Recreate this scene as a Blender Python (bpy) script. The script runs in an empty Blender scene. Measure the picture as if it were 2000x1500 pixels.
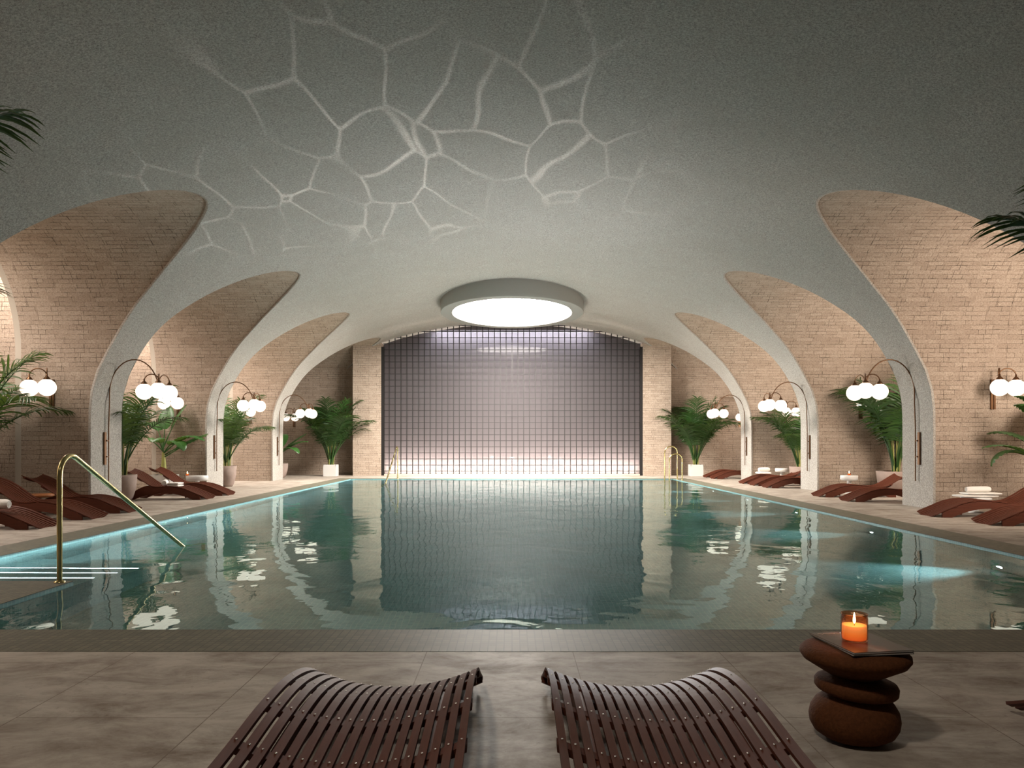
import bpy, bmesh, math, random
from mathutils import Vector, Matrix
random.seed(7)
C = bpy.context.scene.collection
PI = math.pi

# ------------------------------------------------------------------ helpers
class MB:
    """collects verts / faces (and uvs in metres) of ONE mesh object"""
    def __init__(s): s.v=[]; s.f=[]; s.uv=[]; s.sm=[]
    def quad(s, pts, uv=None, smooth=False):
        i=len(s.v); s.v+= [tuple(p) for p in pts]; s.f.append(tuple(range(i,i+len(pts)))); s.uv.append(uv); s.sm.append(smooth)
    def box(s, a, b):
        (x0,y0,z0),(x1,y1,z1)=a,b
        p=[(x0,y0,z0),(x1,y0,z0),(x1,y1,z0),(x0,y1,z0),(x0,y0,z1),(x1,y0,z1),(x1,y1,z1),(x0,y1,z1)]
        i=len(s.v); s.v+=p
        for q in ((0,3,2,1),(4,5,6,7),(0,1,5,4),(1,2,6,5),(2,3,7,6),(3,0,4,7)):
            s.f.append(tuple(i+k for k in q)); s.uv.append(None); s.sm.append(False)
    def grid(s, rows, uvs=None, smooth=True, close=False):
        """rows: list of equal-length point lists"""
        i=len(s.v); n=len(rows[0])
        for r in rows: s.v+=[tuple(p) for p in r]
        for a in range(len(rows)-1):
            for b in range(n if close else n-1):
                c=(b+1)%n
                s.f.append((i+a*n+b,i+a*n+c,i+(a+1)*n+c,i+(a+1)*n+b))
                s.uv.append(None if uvs is None else [uvs[a][b],uvs[a][c],uvs[a+1][c],uvs[a+1][b]])
                s.sm.append(smooth)
    def tube(s, pts, r, n=8, caps=True):
        pts=[Vector(p) for p in pts]; rows=[]
        t=(pts[1]-pts[0]).normalized(); u=t.orthogonal().normalized()
        for k,p in enumerate(pts):
            if k==0: t2=(pts[1]-pts[0])
            elif k==len(pts)-1: t2=pts[-1]-pts[-2]
            else: t2=(pts[k+1]-pts[k-1])
            t2.normalize(); u=(u-t2*u.dot(t2)).normalized(); w=t2.cross(u)
            rr=r(k/(len(pts)-1)) if callable(r) else r
            rows.append([p+(u*math.cos(2*PI*j/n)+w*math.sin(2*PI*j/n))*rr for j in range(n)])
        s.grid(rows, close=True)
        if caps:
            s.quad(list(reversed(rows[0]))); s.quad(rows[-1])
    def lathe(s, prof, n=24, c=(0,0,0), sx=1, sy=1):
        rows=[[(c[0]+r*sx*math.cos(2*PI*j/n),c[1]+r*sy*math.sin(2*PI*j/n),c[2]+z) for j in range(n)] for r,z in prof]
        s.grid(rows, close=True)
    def build(s, name, m=None, parent=None, box_uv=True, loc=None):
        me=bpy.data.meshes.new(name); me.from_pydata(s.v,[],s.f); me.update()
        ul=me.uv_layers.new(name='uv')
        for p in me.polygons:
            p.use_smooth=s.sm[p.index]; uv=s.uv[p.index]; nrm=p.normal
            for k,li in enumerate(p.loop_indices):
                if uv is not None: ul.data[li].uv=uv[k]
                elif box_uv:
                    c=me.vertices[me.loops[li].vertex_index].co
                    ax=max(range(3),key=lambda q:abs(nrm[q]))
                    ul.data[li].uv=((c.y,c.z),(c.x,c.z),(c.x,c.y))[ax]
        o=bpy.data.objects.new(name,me); C.objects.link(o)
        if m is not None: me.materials.append(m)
        if parent is not None: o.parent=parent
        if loc is not None: o.location=loc
        return o

def weld(o, d=1e-4):
    bm=bmesh.new(); bm.from_mesh(o.data); bmesh.ops.remove_doubles(bm,verts=bm.verts,dist=d); bm.to_mesh(o.data); bm.free(); return o
def tag(o,label=None,cat=None,group=None,kind=None):
    if label: o['label']=label
    if cat: o['category']=cat
    if group: o['group']=group
    if kind: o['kind']=kind
    return o
def thing(name,loc,label,cat,group=None,rz=0):
    o=bpy.data.objects.new(name,None); C.objects.link(o); o.location=loc; o.rotation_euler=(0,0,rz); o.empty_display_size=.1
    return tag(o,label,cat,group)
def struct(o): o['kind']='structure'; return o
def copy_tree(o,parent=None):
    c=o.copy(); C.objects.link(c); c.parent=parent
    for ch in list(o.children): copy_tree(ch,c)
    return c
def place(o,loc,rz=0,label=None,sc=None):
    o.location=loc; o.rotation_euler=(0,0,rz)
    if sc: o.scale=(sc,sc,sc)
    if label: o['label']=label
    return o

# ------------------------------------------------------------------ materials
class NT:
    def __init__(s,name):
        s.m=bpy.data.materials.new(name); s.m.use_nodes=True; s.t=s.m.node_tree; s.t.nodes.clear()
        s.out=s.t.nodes.new('ShaderNodeOutputMaterial')
    def n(s,typ,**kw):
        nd=s.t.nodes.new('ShaderNode'+typ)
        for k,v in kw.items():
            if k in nd.inputs.keys():
                if hasattr(v,'is_output') or isinstance(v,bpy.types.NodeSocket): s.t.links.new(v,nd.inputs[k])
                else: nd.inputs[k].default_value=v
            else: setattr(nd,k,v)
        return nd
    def link(s,a,b): s.t.links.new(a,b)
    def math(s,op,a,b=None,clamp=False):
        nd=s.t.nodes.new('ShaderNodeMath'); nd.operation=op; nd.use_clamp=clamp
        for k,v in enumerate((a,b)):
            if v is None: continue
            if isinstance(v,bpy.types.NodeSocket): s.t.links.new(v,nd.inputs[k])
            else: nd.inputs[k].default_value=v
        return nd.outputs[0]
    def mix(s,f,a,b,blend='MIX'):
        nd=s.t.nodes.new('ShaderNodeMix'); nd.data_type='RGBA'; nd.blend_type=blend
        for k,v in ((0,f),(6,a),(7,b)):
            if isinstance(v,bpy.types.NodeSocket): s.t.links.new(v,nd.inputs[k])
            else: nd.inputs[k].default_value=(v if k==0 else (*v,1))
        return nd.outputs[2]
    def ramp(s,f,*stops):
        nd=s.t.nodes.new('ShaderNodeValToRGB'); s.t.links.new(f,nd.inputs[0]); e=nd.color_ramp.elements
        while len(e)<len(stops): e.new(.5)
        for k,(p,c) in enumerate(stops): e[k].position=p; e[k].color=(*c,1) if not isinstance(c,(int,float)) else (c,c,c,1)
        return nd.outputs[0]
    def noise(s,vec,scale,detail=4,rough=.55,dist=0):
        nd=s.n('TexNoise',Scale=scale,Detail=detail,Roughness=rough,Distortion=dist)
        if vec is not None: s.link(vec,nd.inputs['Vector'])
        return nd.outputs[0]
    def mapping(s,vec,scale=(1,1,1),loc=(0,0,0),rot=(0,0,0)):
        nd=s.n('Mapping',Scale=scale,Location=loc,Rotation=rot); s.link(vec,nd.inputs['Vector']); return nd.outputs[0]
    def coord(s,k='Object'): return s.n('TexCoord').outputs[k]
    def bump(s,h,strength=.3,dist=.01):
        nd=s.n('Bump',Strength=strength,Distance=dist,Height=h); return nd.outputs[0]
    def principled(s,color,rough=.5,metal=0,spec=.5,normal=None,**kw):
        nd=s.n('BsdfPrincipled'); I=nd.inputs
        for k,v in (('Base Color',color),('Roughness',rough),('Metallic',metal),('Specular IOR Level',spec),('Normal',normal)):
            if v is None: continue
            if isinstance(v,bpy.types.NodeSocket): s.link(v,I[k])
            else: I[k].default_value=(*v,1) if isinstance(v,tuple) and len(v)==3 else v
        for k,v in kw.items():
            k=k.replace('_',' ')
            I[k].default_value=(*v,1) if isinstance(v,tuple) and len(v)==3 else v
        s.link(nd.outputs[0],s.out.inputs[0]); return nd

def mat_concrete(name,c=(.42,.395,.36)):
    T=NT(name); v=T.coord()
    f=T.noise(v,42,3,.75); g=T.noise(v,1.3,4,.6); sp=T.noise(v,120,1,.5)
    col=T.mix(T.ramp(f,(.36,0.),(.66,1.)),tuple(x*.62 for x in c),tuple(min(1,x*1.28) for x in c))
    col=T.mix(T.math('MULTIPLY',T.ramp(g,(.35,0.),(.7,1.)),.35),col,(c[0]*.80,c[1]*.78,c[2]*.74))
    col=T.mix(T.ramp(sp,(.30,1.),(.37,0.)),col,(.05,.048,.04))
    T.principled(col,.9,spec=.2,normal=T.bump(f,.5,.012)); return T.m
def mat_brick(name,c1=(.50,.41,.33),c2=(.36,.285,.225)):
    T=NT(name); v=T.coord('UV')
    d=T.n('TexNoise',Scale=3.1,Detail=2); T.link(v,d.inputs['Vector'])
    off=T.n('VectorMath',operation='SCALE'); T.link(d.outputs['Color'],off.inputs[0]); off.inputs['Scale'].default_value=.02
    ad=T.n('VectorMath',operation='ADD'); T.link(v,ad.inputs[0]); T.link(off.outputs[0],ad.inputs[1]); vv=ad.outputs[0]
    def bt(w,h,m,offs,sq,fr):
        b=T.n('TexBrick',offset=offs,squash=sq,squash_frequency=fr,**{'Color1':(*c1,1),'Color2':(*c2,1),'Mortar':(.07,.05,.035,1),'Scale':1.,'Mortar Size':m,'Brick Width':w,'Row Height':h,'Bias':-.2,'Mortar Smooth':.1})
        T.link(vv,b.inputs['Vector']); return b
    b1=bt(.26,.084,.0035,.37,1.6,3); b2=bt(.41,.168,.005,.61,.7,2)
    mask=T.ramp(T.noise(v,3.0,6,.8),(.44,0.05),(.58,1.))
    grain=T.noise(v,38,5,.75); pit=T.noise(T.mapping(v,(1,1.6,1)),24,3,.7)
    big=T.noise(v,.8,3,.6)
    col=T.mix(.55,T.n('RGB').outputs[0],b1.outputs[0]); col=b1.outputs[0]
    flat=T.mix(.5,c1,c2)
    mk=T.math('MULTIPLY',b1.outputs[1],mask); mk2=T.math('MULTIPLY',b2.outputs[1],.9)
    body=T.mix(T.math('SUBTRACT',b1.outputs[1],mk,True),col,flat)   # joints vanish where the stones touch
    body=T.mix(T.ramp(grain,(.38,0.),(.64,1.)),T.mix(.6,body,(.2,.14,.1)),T.mix(.12,body,(.8,.7,.6)))
    body=T.mix(T.ramp(big,(.35,.0),(.7,.35)),body,(.30,.23,.18))
    dk=T.math('MAXIMUM',T.math('MULTIPLY',mk2,mask),T.ramp(pit,(.30,1.),(.37,0.)))
    body=T.mix(T.math('MULTIPLY',T.math('MAXIMUM',dk,mk),.85),body,(.05,.035,.025))
    h=T.math('ADD',T.math('MULTIPLY',T.math('MAXIMUM',b1.outputs[1],b2.outputs[1]),-.9),T.math('MULTIPLY',grain,.9))
    T.principled(body,.92,spec=.15,normal=T.bump(h,.55,.02)); return T.m
def mat_mosaic(name,c1,c2,mortar,size=.047,rough=.35,bias=0):
    T=NT(name); v=T.coord('UV')
    b=T.n('TexBrick',offset=0.,squash=1.,**{'Color1':(*c1,1),'Color2':(*c2,1),'Mortar':(*mortar,1),'Scale':1.,'Mortar Size':.0032,'Brick Width':size,'Row Height':size,'Bias':bias,'Mortar Smooth':.2})
    T.link(v,b.inputs['Vector'])
    g=T.noise(v,1.7,4,.7); col=T.mix(T.ramp(g,(.35,0.),(.7,.45)),b.outputs[0],tuple(x*.6 for x in c2))
    T.principled(col,rough,spec=.35,normal=T.bump(b.outputs[1],-.25,.004)); return T.m
def mat_deck():
    T=NT('travertine'); v=T.coord()
    sep=T.n('SeparateXYZ'); T.link(v,sep.inputs[0]); cb=T.n('CombineXYZ')
    T.link(sep.outputs[1],cb.inputs[0]); T.link(T.math('ADD',sep.outputs[0],-.35+8.4),cb.inputs[1])
    b=T.n('TexBrick',offset=.5,**{'Color1':(.48,.43,.37,1),'Color2':(.42,.37,.315,1),'Mortar':(.17,.13,.10,1),'Scale':1.,'Mortar Size':.0025,'Brick Width':1.68,'Row Height':.84,'Bias':0.,'Mortar Smooth':0.})
    T.link(cb.outputs[0],b.inputs['Vector'])
    n1=T.noise(T.mapping(v,(1.,2.0,1)),1.9,10,.74,.4); n2=T.noise(v,22,5,.75)
    col=T.mix(T.ramp(n1,(.40,0.),(.66,.9)),b.outputs[0],(.155,.11,.08))
    col=T.mix(T.ramp(n2,(.28,.6),(.42,0.)),col,(.15,.11,.08))
    col=T.mix(T.ramp(T.noise(v,3.4,6,.7),(.45,0.),(.8,.5)),col,(.52,.46,.39))
    T.principled(col,T.math('ADD',T.math('MULTIPLY',n1,.35),.40),spec=.3,normal=T.bump(n2,.12,.004)); return T.m
def mat_wood(name,c=(.095,.028,.015),rough=.52):
    T=NT(name); v=T.coord(); w=T.noise(T.mapping(v,(3,60,60)),1.6,5,.6,.6); g=T.noise(v,9,2,.5)
    col=T.mix(w,tuple(x*.55 for x in c),tuple(x*1.55 for x in c)); col=T.mix(T.math('MULTIPLY',g,.3),col,tuple(x*.5 for x in c))
    T.principled(col,rough,spec=.16,normal=T.bump(w,.15,.002)); return T.m
def mat_plain(name,c,rough=.5,metal=0,spec=.5,nz=0,nscale=30,bump=.1,**kw):
    T=NT(name); col=c; nm=None
    if nz:
        n=T.noise(T.coord(),nscale,4,.65); col=T.mix(n,tuple(x*(1-nz) for x in c),tuple(min(1,x*(1+nz)) for x in c)); nm=T.bump(n,bump,.006)
    T.principled(col,rough,metal,spec,nm,**kw); return T.m
def mat_leaf(name,c,c2):
    T=NT(name); v=T.coord(); n=T.noise(v,3,2)
    col=T.mix(n,c,c2); p=T.n('BsdfPrincipled',Roughness=.38); T.link(col,p.inputs['Base Color'])
    tr=T.n('BsdfTranslucent'); T.link(T.mix(.5,col,(.18,.26,.03)),tr.inputs['Color'])
    mx=T.n('MixShader',Fac=.22); T.link(p.outputs[0],mx.inputs[1]); T.link(tr.outputs[0],mx.inputs[2]); T.link(mx.outputs[0],T.out.inputs[0]); return T.m
def mat_emit(name,c,s,spec_mix=True):
    T=NT(name); e=T.n('Emission',Color=(*c,1),Strength=s)
    T.link(e.outputs[0],T.out.inputs[0]); return T.m
def mat_globe():
    T=NT('opal_glass'); n=T.n('Emission',Color=(1,.84,.68,1),Strength=1.15)
    lw=T.n('LayerWeight',Blend=.25)
    g=T.n('BsdfGlossy',Color=(1,1,1,1),Roughness=.12); mx=T.n('MixShader',Fac=.04)
    T.link(n.outputs[0],mx.inputs[1]); T.link(g.outputs[0],mx.inputs[2]); T.link(mx.outputs[0],T.out.inputs[0]); n.inputs['Strength'].default_value=GLOBE; return T.m
def mat_water():
    T=NT('pool_water'); v=T.coord()
    a=T.noise(T.mapping(v,(1.0,.8,1)),1.05,2,.45,.5); b=T.noise(T.mapping(v,(1.,.8,1)),4.6,2,.5)
    h=T.math('ADD',T.math('MULTIPLY',a,1.),T.math('MULTIPLY',b,.10))
    g=T.n('BsdfGlass',Color=(.86,.99,.98,1),Roughness=0.,IOR=1.333); T.link(T.bump(h,.32,.045),g.inputs['Normal'])
    T.link(g.outputs[0],T.out.inputs[0]); return T.m
def mat_glass(name,c=(.8,.55,.4)):
    T=NT(name); lw=T.n('LayerWeight',Blend=.12); tr=T.n('BsdfTransparent',Color=(*c,1)); g=T.n('BsdfGlossy',Color=(1,1,1,1),Roughness=.02)
    mx=T.n('MixShader',Fac=lw.outputs[1]); T.link(tr.outputs[0],mx.inputs[1]); T.link(g.outputs[0],mx.inputs[2]); T.link(mx.outputs[0],T.out.inputs[0]); return T.m

GLOBE=1.9
M=dict(
 concrete=mat_concrete('speckled_concrete'), brick=mat_brick('split_travertine_brick'),
 coping=mat_mosaic('coping_mosaic',(.19,.18,.125),(.13,.125,.09),(.07,.065,.05),rough=.55),
 pool=mat_mosaic('pool_mosaic',(.20,.36,.36),(.14,.275,.285),(.30,.41,.41)),
 deck=mat_deck(), wood=mat_wood('stained_wood'), wood_lit=mat_wood('lit_wood',(.34,.13,.05),.4),  # wood_lit paints the lit orange of the table top into the wood
 brass=mat_plain('polished_brass',(.60,.50,.24),.22,1), bronze=mat_plain('aged_bronze',(.16,.085,.045),.38,.9),
 rivet=mat_plain('rivet_metal',(.75,.70,.66),.3,1), black=mat_plain('black_metal',(.012,.010,.010),.45,.3),
 stone=mat_plain('rusty_stone',(.105,.036,.012),.85,0,.2,.6,70,.7), white=mat_plain('white_lacquer',(.60,.585,.56),.45),
 grey=mat_plain('grey_planter',(.42,.40,.37),.7,0,.3,.12,14), clay=mat_plain('clay_pot',(.27,.205,.175),.8,0,.2,.3,7),
 soil=mat_plain('soil',(.035,.022,.014),.95,0,.1,.5,40,.6), towel=mat_plain('towel_cotton',(.80,.77,.72),.95,0,.1,.06,140,.6),
 palm=mat_leaf('palm_green',(.016,.050,.011),(.032,.088,.016)), banana=mat_leaf('broad_leaf_green',(.022,.085,.022),(.06,.17,.035)),
 stalk=mat_plain('palm_stalk',(.30,.30,.09),.5,0,.3,.2,12), rim=mat_plain('lamp_ring_paint',(.25,.245,.225),.7,0,.2,.08,50,.2),
 panel=mat_plain('frosted_panel',(.105,.094,.098),.035,0,.06), plaster=mat_plain('smooth_plaster',(.47,.38,.31),.85,0,.2,.05,6),
 wick=mat_plain('wick',(.02,.02,.02),.9), rinse=mat_plain('light_trim',(.42,.37,.31),.8),
 paper=mat_plain('page_edges',(.55,.50,.46),.8), water=mat_water(), jar=mat_glass('smoked_amber_glass'),
)
M['globe']=mat_globe()
# ------------------------------------------------------------------ vault profile
PR=[(7.65,0),(7.65,1.0),(7.65,1.65),(7.62,2.11),(7.49,2.56),(7.32,2.89),(7.06,3.31),(6.77,3.66),(6.50,3.91),(6.12,4.22),(5.70,4.51),(5.33,4.73),(4.95,4.92),(4.35,5.13),(3.70,5.30),(3.05,5.43),(1.96,5.60),(1.0,5.69),(0,5.72)]
def cr(p0,p1,p2,p3,t):
    return tuple(.5*((2*b)+(-a+c)*t+(2*a-5*b+4*c-d)*t*t+(-a+3*b-3*c+d)*t**3) for a,b,c,d in zip(p0,p1,p2,p3))
_pl=[]
for k in range(len(PR)-1):
    a=PR[max(k-1,0)]; b=PR[k]; c=PR[k+1]; d=PR[k+2] if k+2<len(PR) else (-PR[k][0],PR[k][1])
    if k<2:
        for j in range(8): _pl.append((b[0]+(c[0]-b[0])*j/8,b[1]+(c[1]-b[1])*j/8))
    else:
        for j in range(8): _pl.append(cr(a,b,c,d,j/8))
_pl.append(PR[-1])
_al=[0]
for k in range(1,len(_pl)): _al.append(_al[-1]+math.dist(_pl[k],_pl[k-1]))
def prof(s):
    s=min(max(s,0),_al[-1])
    for k in range(1,len(_al)):
        if _al[k]>=s:
            t=(s-_al[k-1])/(_al[k]-_al[k-1]+1e-12); return tuple(a+(b-a)*t for a,b in zip(_pl[k-1],_pl[k]))
def s_of_z(z):
    for k in range(1,len(_pl)):
        if _pl[k][1]>=z:
            t=(z-_pl[k-1][1])/(_pl[k][1]-_pl[k-1][1]+1e-12); return _al[k-1]+t*(_al[k]-_al[k-1])
    return _al[-1]
def x_of_z(z): return prof(s_of_z(z))[0]
R,ZS=2.1,2.9
CY=[6.55,11.85,17.15,22.45,27.75]
S0=s_of_z(ZS); SM=_al[-1]
YN,YF=-3.5,29.5

def vault():
    m=MB(); NU=34; NL=12
    lower=[S0*k/NL for k in range(NL+1)]
    def col(Y,s0): return [(s0+(SM-s0)*k/NU) for k in range(NU+1)]
    for sg in (-1,1):
        ys=[YN]; 
        for c in CY: ys+=[c-R,c+R]
        # piers
        edges=[(YN,CY[0]-R)]+[(CY[k]+R,CY[k+1]-R) for k in range(4)]
        for a,b in edges:
            n=max(2,int((b-a)/.35)); ss=lower+col(0,S0)[1:]
            rows=[[(sg*prof(s)[0],a+(b-a)*i/n,prof(s)[1]) for s in ss] for i in range(n+1)]
            m.grid(rows)
        for c in CY:
            n=44; rows=[]
            for i in range(n+1):
                dy=-R*math.cos(PI*i/n); Y=c+dy; zh=ZS+math.sqrt(max(0,R*R-dy*dy)); s0=s_of_z(zh)
                rows.append([(sg*prof(s)[0],Y,prof(s)[1]) for s in col(Y,s0)])
            m.grid(rows)
    o=m.build('ceiling',M['concrete'],box_uv=False); weld(o)
    bm=bmesh.new(); bm.from_mesh(o.data)
    for f in bm.faces:
        c=f.calc_center_median()
        if f.normal.dot(Vector((0,c.y,1.5))-c)<0: f.normal_flip()
    bm.to_mesh(o.data); bm.free(); struct(o); return o
vault()

def arch(c,r,n=56):
    """points (Y,z,s) along the opening from the near floor up and over to the far floor"""
    P=[]; s=0
    for k in range(9): P.append((c-r,ZS*k/8))
    for k in range(1,n): a=PI-PI*k/n; P.append((c+r*math.cos(a),ZS+r*math.sin(a)))
    for k in range(9): P.append((c+r,ZS*(1-k/8)))
    out=[]; 
    for k,(y,z) in enumerate(P):
        if k: s+=math.dist(P[k],P[k-1])
        out.append((y,z,s))
    return out
def bays(sg,name,xout):
    lip=MB(); br=MB(); band=MB()
    for c in CY:
        A=arch(c,R); B=arch(c,R+.022)
        xe=[x_of_z(min(z,5.2)) for _,z,_ in A]
        lip.grid([[(sg*x,y,z) for (y,z,_),x in zip(A,xe)],[(sg*(x+.045),y,z) for (y,z,_),x in zip(A,xe)],[(sg*(x+.045),y,z) for (y,z,_),x in zip(B,xe)]])
        NX=8; rows=[];uv=[]
        for k in range(NX+1):
            f=k/NX
            rows.append([(sg*((x+.03)*(1-f)+xout*f),y,z) for (y,z,_),x in zip(B,xe)])
            uv.append([(((x+.03)*(1-f)+xout*f),s if k2<36 else s) for k2,((y,z,s),x) in enumerate(zip(B,xe))])
        # the two legs share level courses: measure v from the floor on both sides
        tot=B[-1][2]
        uv=[[(u,min(s,tot-s)) for u,s in r] for r in uv]
        br.grid(rows,uv)
        if sg<0:
            D=arch(c,R+.022)
            band.grid([[(-xout,y,z) for y,z,_ in D],[(-xout-.11,y,z) for y,z,_ in D]])
            y0,y1,x0,x1,zt=c-R-.45,c+R+.45,-xout-.11,-10.3,5.6
            br.quad([(x1,y0,0),(x1,y1,0),(x1,y1,zt),(x1,y0,zt)],[(y0,0),(y1,0),(y1,zt),(y0,zt)])
            for yy in (y0,y1): br.quad([(x0,yy,0),(x1,yy,0),(x1,yy,zt),(x0,yy,zt)],[(-x0,0),(-x1,0),(-x1,zt),(-x0,zt)])
            br.quad([(x0,y0,zt),(x1,y0,zt),(x1,y1,zt),(x0,y1,zt)],[(-x0,y0),(-x1,y0),(-x1,y1),(-x0,y1)])
            # wall round the mouth of the alcove
            for (ya,za,_),(yb,zb,_) in zip(D[8:-9],D[9:-8]):
                band.quad([(x0,ya,za),(x0,yb,zb),(x0,yb,zt),(x0,ya,zt)])
            for ya,yb in ((y0,c-R-.022),(c+R+.022,y1)): band.quad([(x0,ya,0),(x0,yb,0),(x0,yb,zt),(x0,ya,zt)])
        else:
            y0,y1=c-R-.05,c+R+.05
            br.quad([(xout,y0,0),(xout,y1,0),(xout,y1,5.2),(xout,y0,5.2)],[(y0,0),(y1,0),(y1,5.2),(y0,5.2)])
    w=br.build(name,M['brick']); struct(w)
    l=lip.build('arch_edge',M['concrete'],w)
    if sg<0: band.build('alcove_reveal',M['rinse'],w)
bays(-1,'wall_left',8.93); bays(1,'wall_right',10.4)

# far wall with brick piers, doorway and the grid screen
def far_wall():
    m=MB()
    def r(x0,x1,z0,z1,y=29.5): m.quad([(x0,y,z0),(x1,y,z0),(x1,y,z1),(x0,y,z1)])
    r(-11,7.98,0,6); r(7.98,8.95,2.98,6); r(8.95,11,0,6)
    for sg in (-1,1): m.box((min(sg*4.87,sg*5.93),28.6,0),(max(sg*4.87,sg*5.93),29.5,5.6))
    struct(m.build('wall_far',M['brick']))
    d=MB(); 
    x0,x1,z1,ya,yb=7.98,8.95,2.98,29.5,30.6
    d.quad([(x0,ya,0),(x0,yb,0),(x0,yb,z1),(x0,ya,z1)]); d.quad([(x1,ya,0),(x1,yb,0),(x1,yb,z1),(x1,ya,z1)])
    d.quad([(x0,yb,0),(x1,yb,0),(x1,yb,z1),(x0,yb,z1)])
    n=10; d.grid([[(x0,ya+(yb-ya)*k/n,z1-.18*(k/n)**2) for k in range(n+1)],[(x1,ya+(yb-ya)*k/n,z1-.18*(k/n)**2) for k in range(n+1)]])
    struct(d.build('door_1',M['plaster']))
    b=MB(); b.quad([(-11,YN,0),(11,YN,0),(11,YN,6),(-11,YN,6)]); struct(b.build('wall_near',M['concrete']))
far_wall()

def screen():
    w=bpy.data.objects.new('window_1',None); C.objects.link(w); w.location=(0,28.6,0); struct(w)
    yo=-28.6
    p=MB(); p.quad([(-4.87,29.12+yo,0),(4.87,29.12+yo,0),(4.87,29.12+yo,5.75),(-4.87,29.12+yo,5.75)]); p.build('pane',M['panel'],w)
    f=MB()
    for sg in (-1,1): f.box((min(sg*4.76,sg*4.87),0.0,0),(max(sg*4.76,sg*4.87),.14,4.8))
    f.build('frame',M['black'],w)
    dx=.2181; dz=.2262; zt=1.2+195*28.6/1500
    bars=MB(); heavy=MB(); k=0
    for k in range(-21,22):
        x=k*dx; zz=5.75
        (heavy if k in (-15,-7,0,7,14) else bars).box((x-.014,0.02,.02),(x+.014,.085,zz))
    for j in range(-21,5):
        z=zt+j*dz
        if z<.1: continue
        (heavy if j==0 else bars).box((-4.8,.035,z-.011),(4.8,.07,z+.011))
    bars.build('lattice',M['lattice'] if 'lattice' in M else M['black'],w); heavy.build('mullion',M['black'],w)
    l=MB(); l.box((-4.76,-.02,0),(4.76,.10,.055)); l.build('sill',M['rinse'],w)
M['lattice']=mat_plain('dark_lattice',(.007,.005,.005),.6,0)
screen()

# ------------------------------------------------------------------ floor and pool
PX=5.45; PYN,PYF=4.945,25.97; SX=-3.82; SY=6.69; CW=.52; D=1.3; WZ=-.02
def floor():
    m=MB(); z=0
    xa=PX+CW; ya=PYN-CW; yb=PYF+CW
    def q(x0,x1,y0,y1): m.quad([(x0,y0,z),(x1,y0,z),(x1,y1,z),(x0,y1,z)])
    q(-11,11,YN,ya); q(-11,-xa,ya,yb); q(xa,11,ya,yb); q(-11,11,yb,31)
    q(-xa,SX-CW,ya,SY-CW)
    struct(m.build('floor',M['deck']))
floor()
pool=thing('swimming_pool',(0,15.5,0),'long rectangular swimming pool with still teal water and a mosaic edge','pool')
def P(b,name,m):
    b.v=[(x,y-15.5,z) for x,y,z in b.v]; return b.build(name,m,pool)
c=MB()
def cq(x0,x1,y0,y1):
    c.box((x0,y0,-.003),(x1,y1,.0015))
cq(SX-CW,PX+CW,PYN-CW,PYN); cq(PX,PX+CW,PYN,PYF); cq(-PX-CW,PX+CW,PYF,PYF+CW); cq(-PX-CW,-PX,SY-CW,PYF); cq(-PX,SX,SY-CW,SY); cq(SX-CW,SX,PYN,SY-CW)
P(c,'coping',M['coping'])
b=MB()
def wall(x0,y0,x1,y1,zb=-D,zt=0.0): b.quad([(x0,y0,zb),(x1,y1,zb),(x1,y1,zt),(x0,y0,zt)])
wall(SX,PYN,PX,PYN); wall(PX,PYN,PX,PYF); wall(PX,PYF,-PX,PYF); wall(-PX,PYF,-PX,SY); wall(-PX,SY,SX,SY); wall(SX,SY,SX,PYN)
b.quad([(-PX,PYN,-D),(PX,PYN,-D),(PX,PYF,-D),(-PX,PYF,-D)])
P(b,'basin',M['pool'])
steps=MB(); far=MB()
for k in range(5):
    steps.box((-PX,SY+.42*k,-D),(SX,SY+.42*(k+1),-.15-.15*k))
for k in range(5):
    far.box((-PX,PYF-.72*(k+1),-D),(SX,PYF-.72*k,-.16-.22*k))
tag(P(steps,'steps',M['pool']),'underwater steps beside the near handrail'); tag(P(far,'steps',M['pool']),'underwater steps beside the far handrail')
w=MB()
for x0,x1,y0,y1 in ((-PX,SX,SY,PYF),(SX,PX,PYN,PYF)): w.quad([(x0,y0,WZ),(x1,y0,WZ),(x1,y1,WZ),(x0,y1,WZ)])
weld(P(w,'water',M['water']))

# handrails
def arc_pts(c,r,a0,a1,n,ax,up=Vector((0,0,1))):
    return [Vector(c)+ax*(r*math.cos(a0+(a1-a0)*k/n))+up*(r*math.sin(a0+(a1-a0)*k/n)) for k in range(n+1)]
def handrail(x,y,dirn,label,h=1.09):
    t=thing('pool_handrail',(x,y,0),label,'handrail')
    ax=Vector((0,dirn,0)); r=.17; slope=math.atan2(1.10,2.25)
    pts=[Vector((0,0,0)),Vector((0,0,h-r-.02))]
    cc=Vector((0,0,h-r))+ax*r
    pts+=arc_pts(cc,r,PI,PI/2-slope,10,ax)
    d=ax*math.cos(slope)-Vector((0,0,1))*math.sin(slope); p=pts[-1]
    for k in range(1,9): pts.append(p+d*(3.1*k/8))
    e=pts[-1]; pts+= [e+d*.05-Vector((0,0,.03)), Vector((e.x,e.y,-1.0))+ax*.07]
    m=MB(); m.tube(pts,.0225,14); m.build('rail',M['brass'],t)
    f=MB(); f.lathe([(.045,.0),(.045,.012),(.024,.02)],20); f.build('floor_flange',M['brass'],t)
handrail(-3.90,6.62,1,'brass pool handrail in the left foreground, bent over and sloping into the water')
handrail(-3.83,25.75,-1,'small distant brass handrail at the far left corner of the pool')
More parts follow.
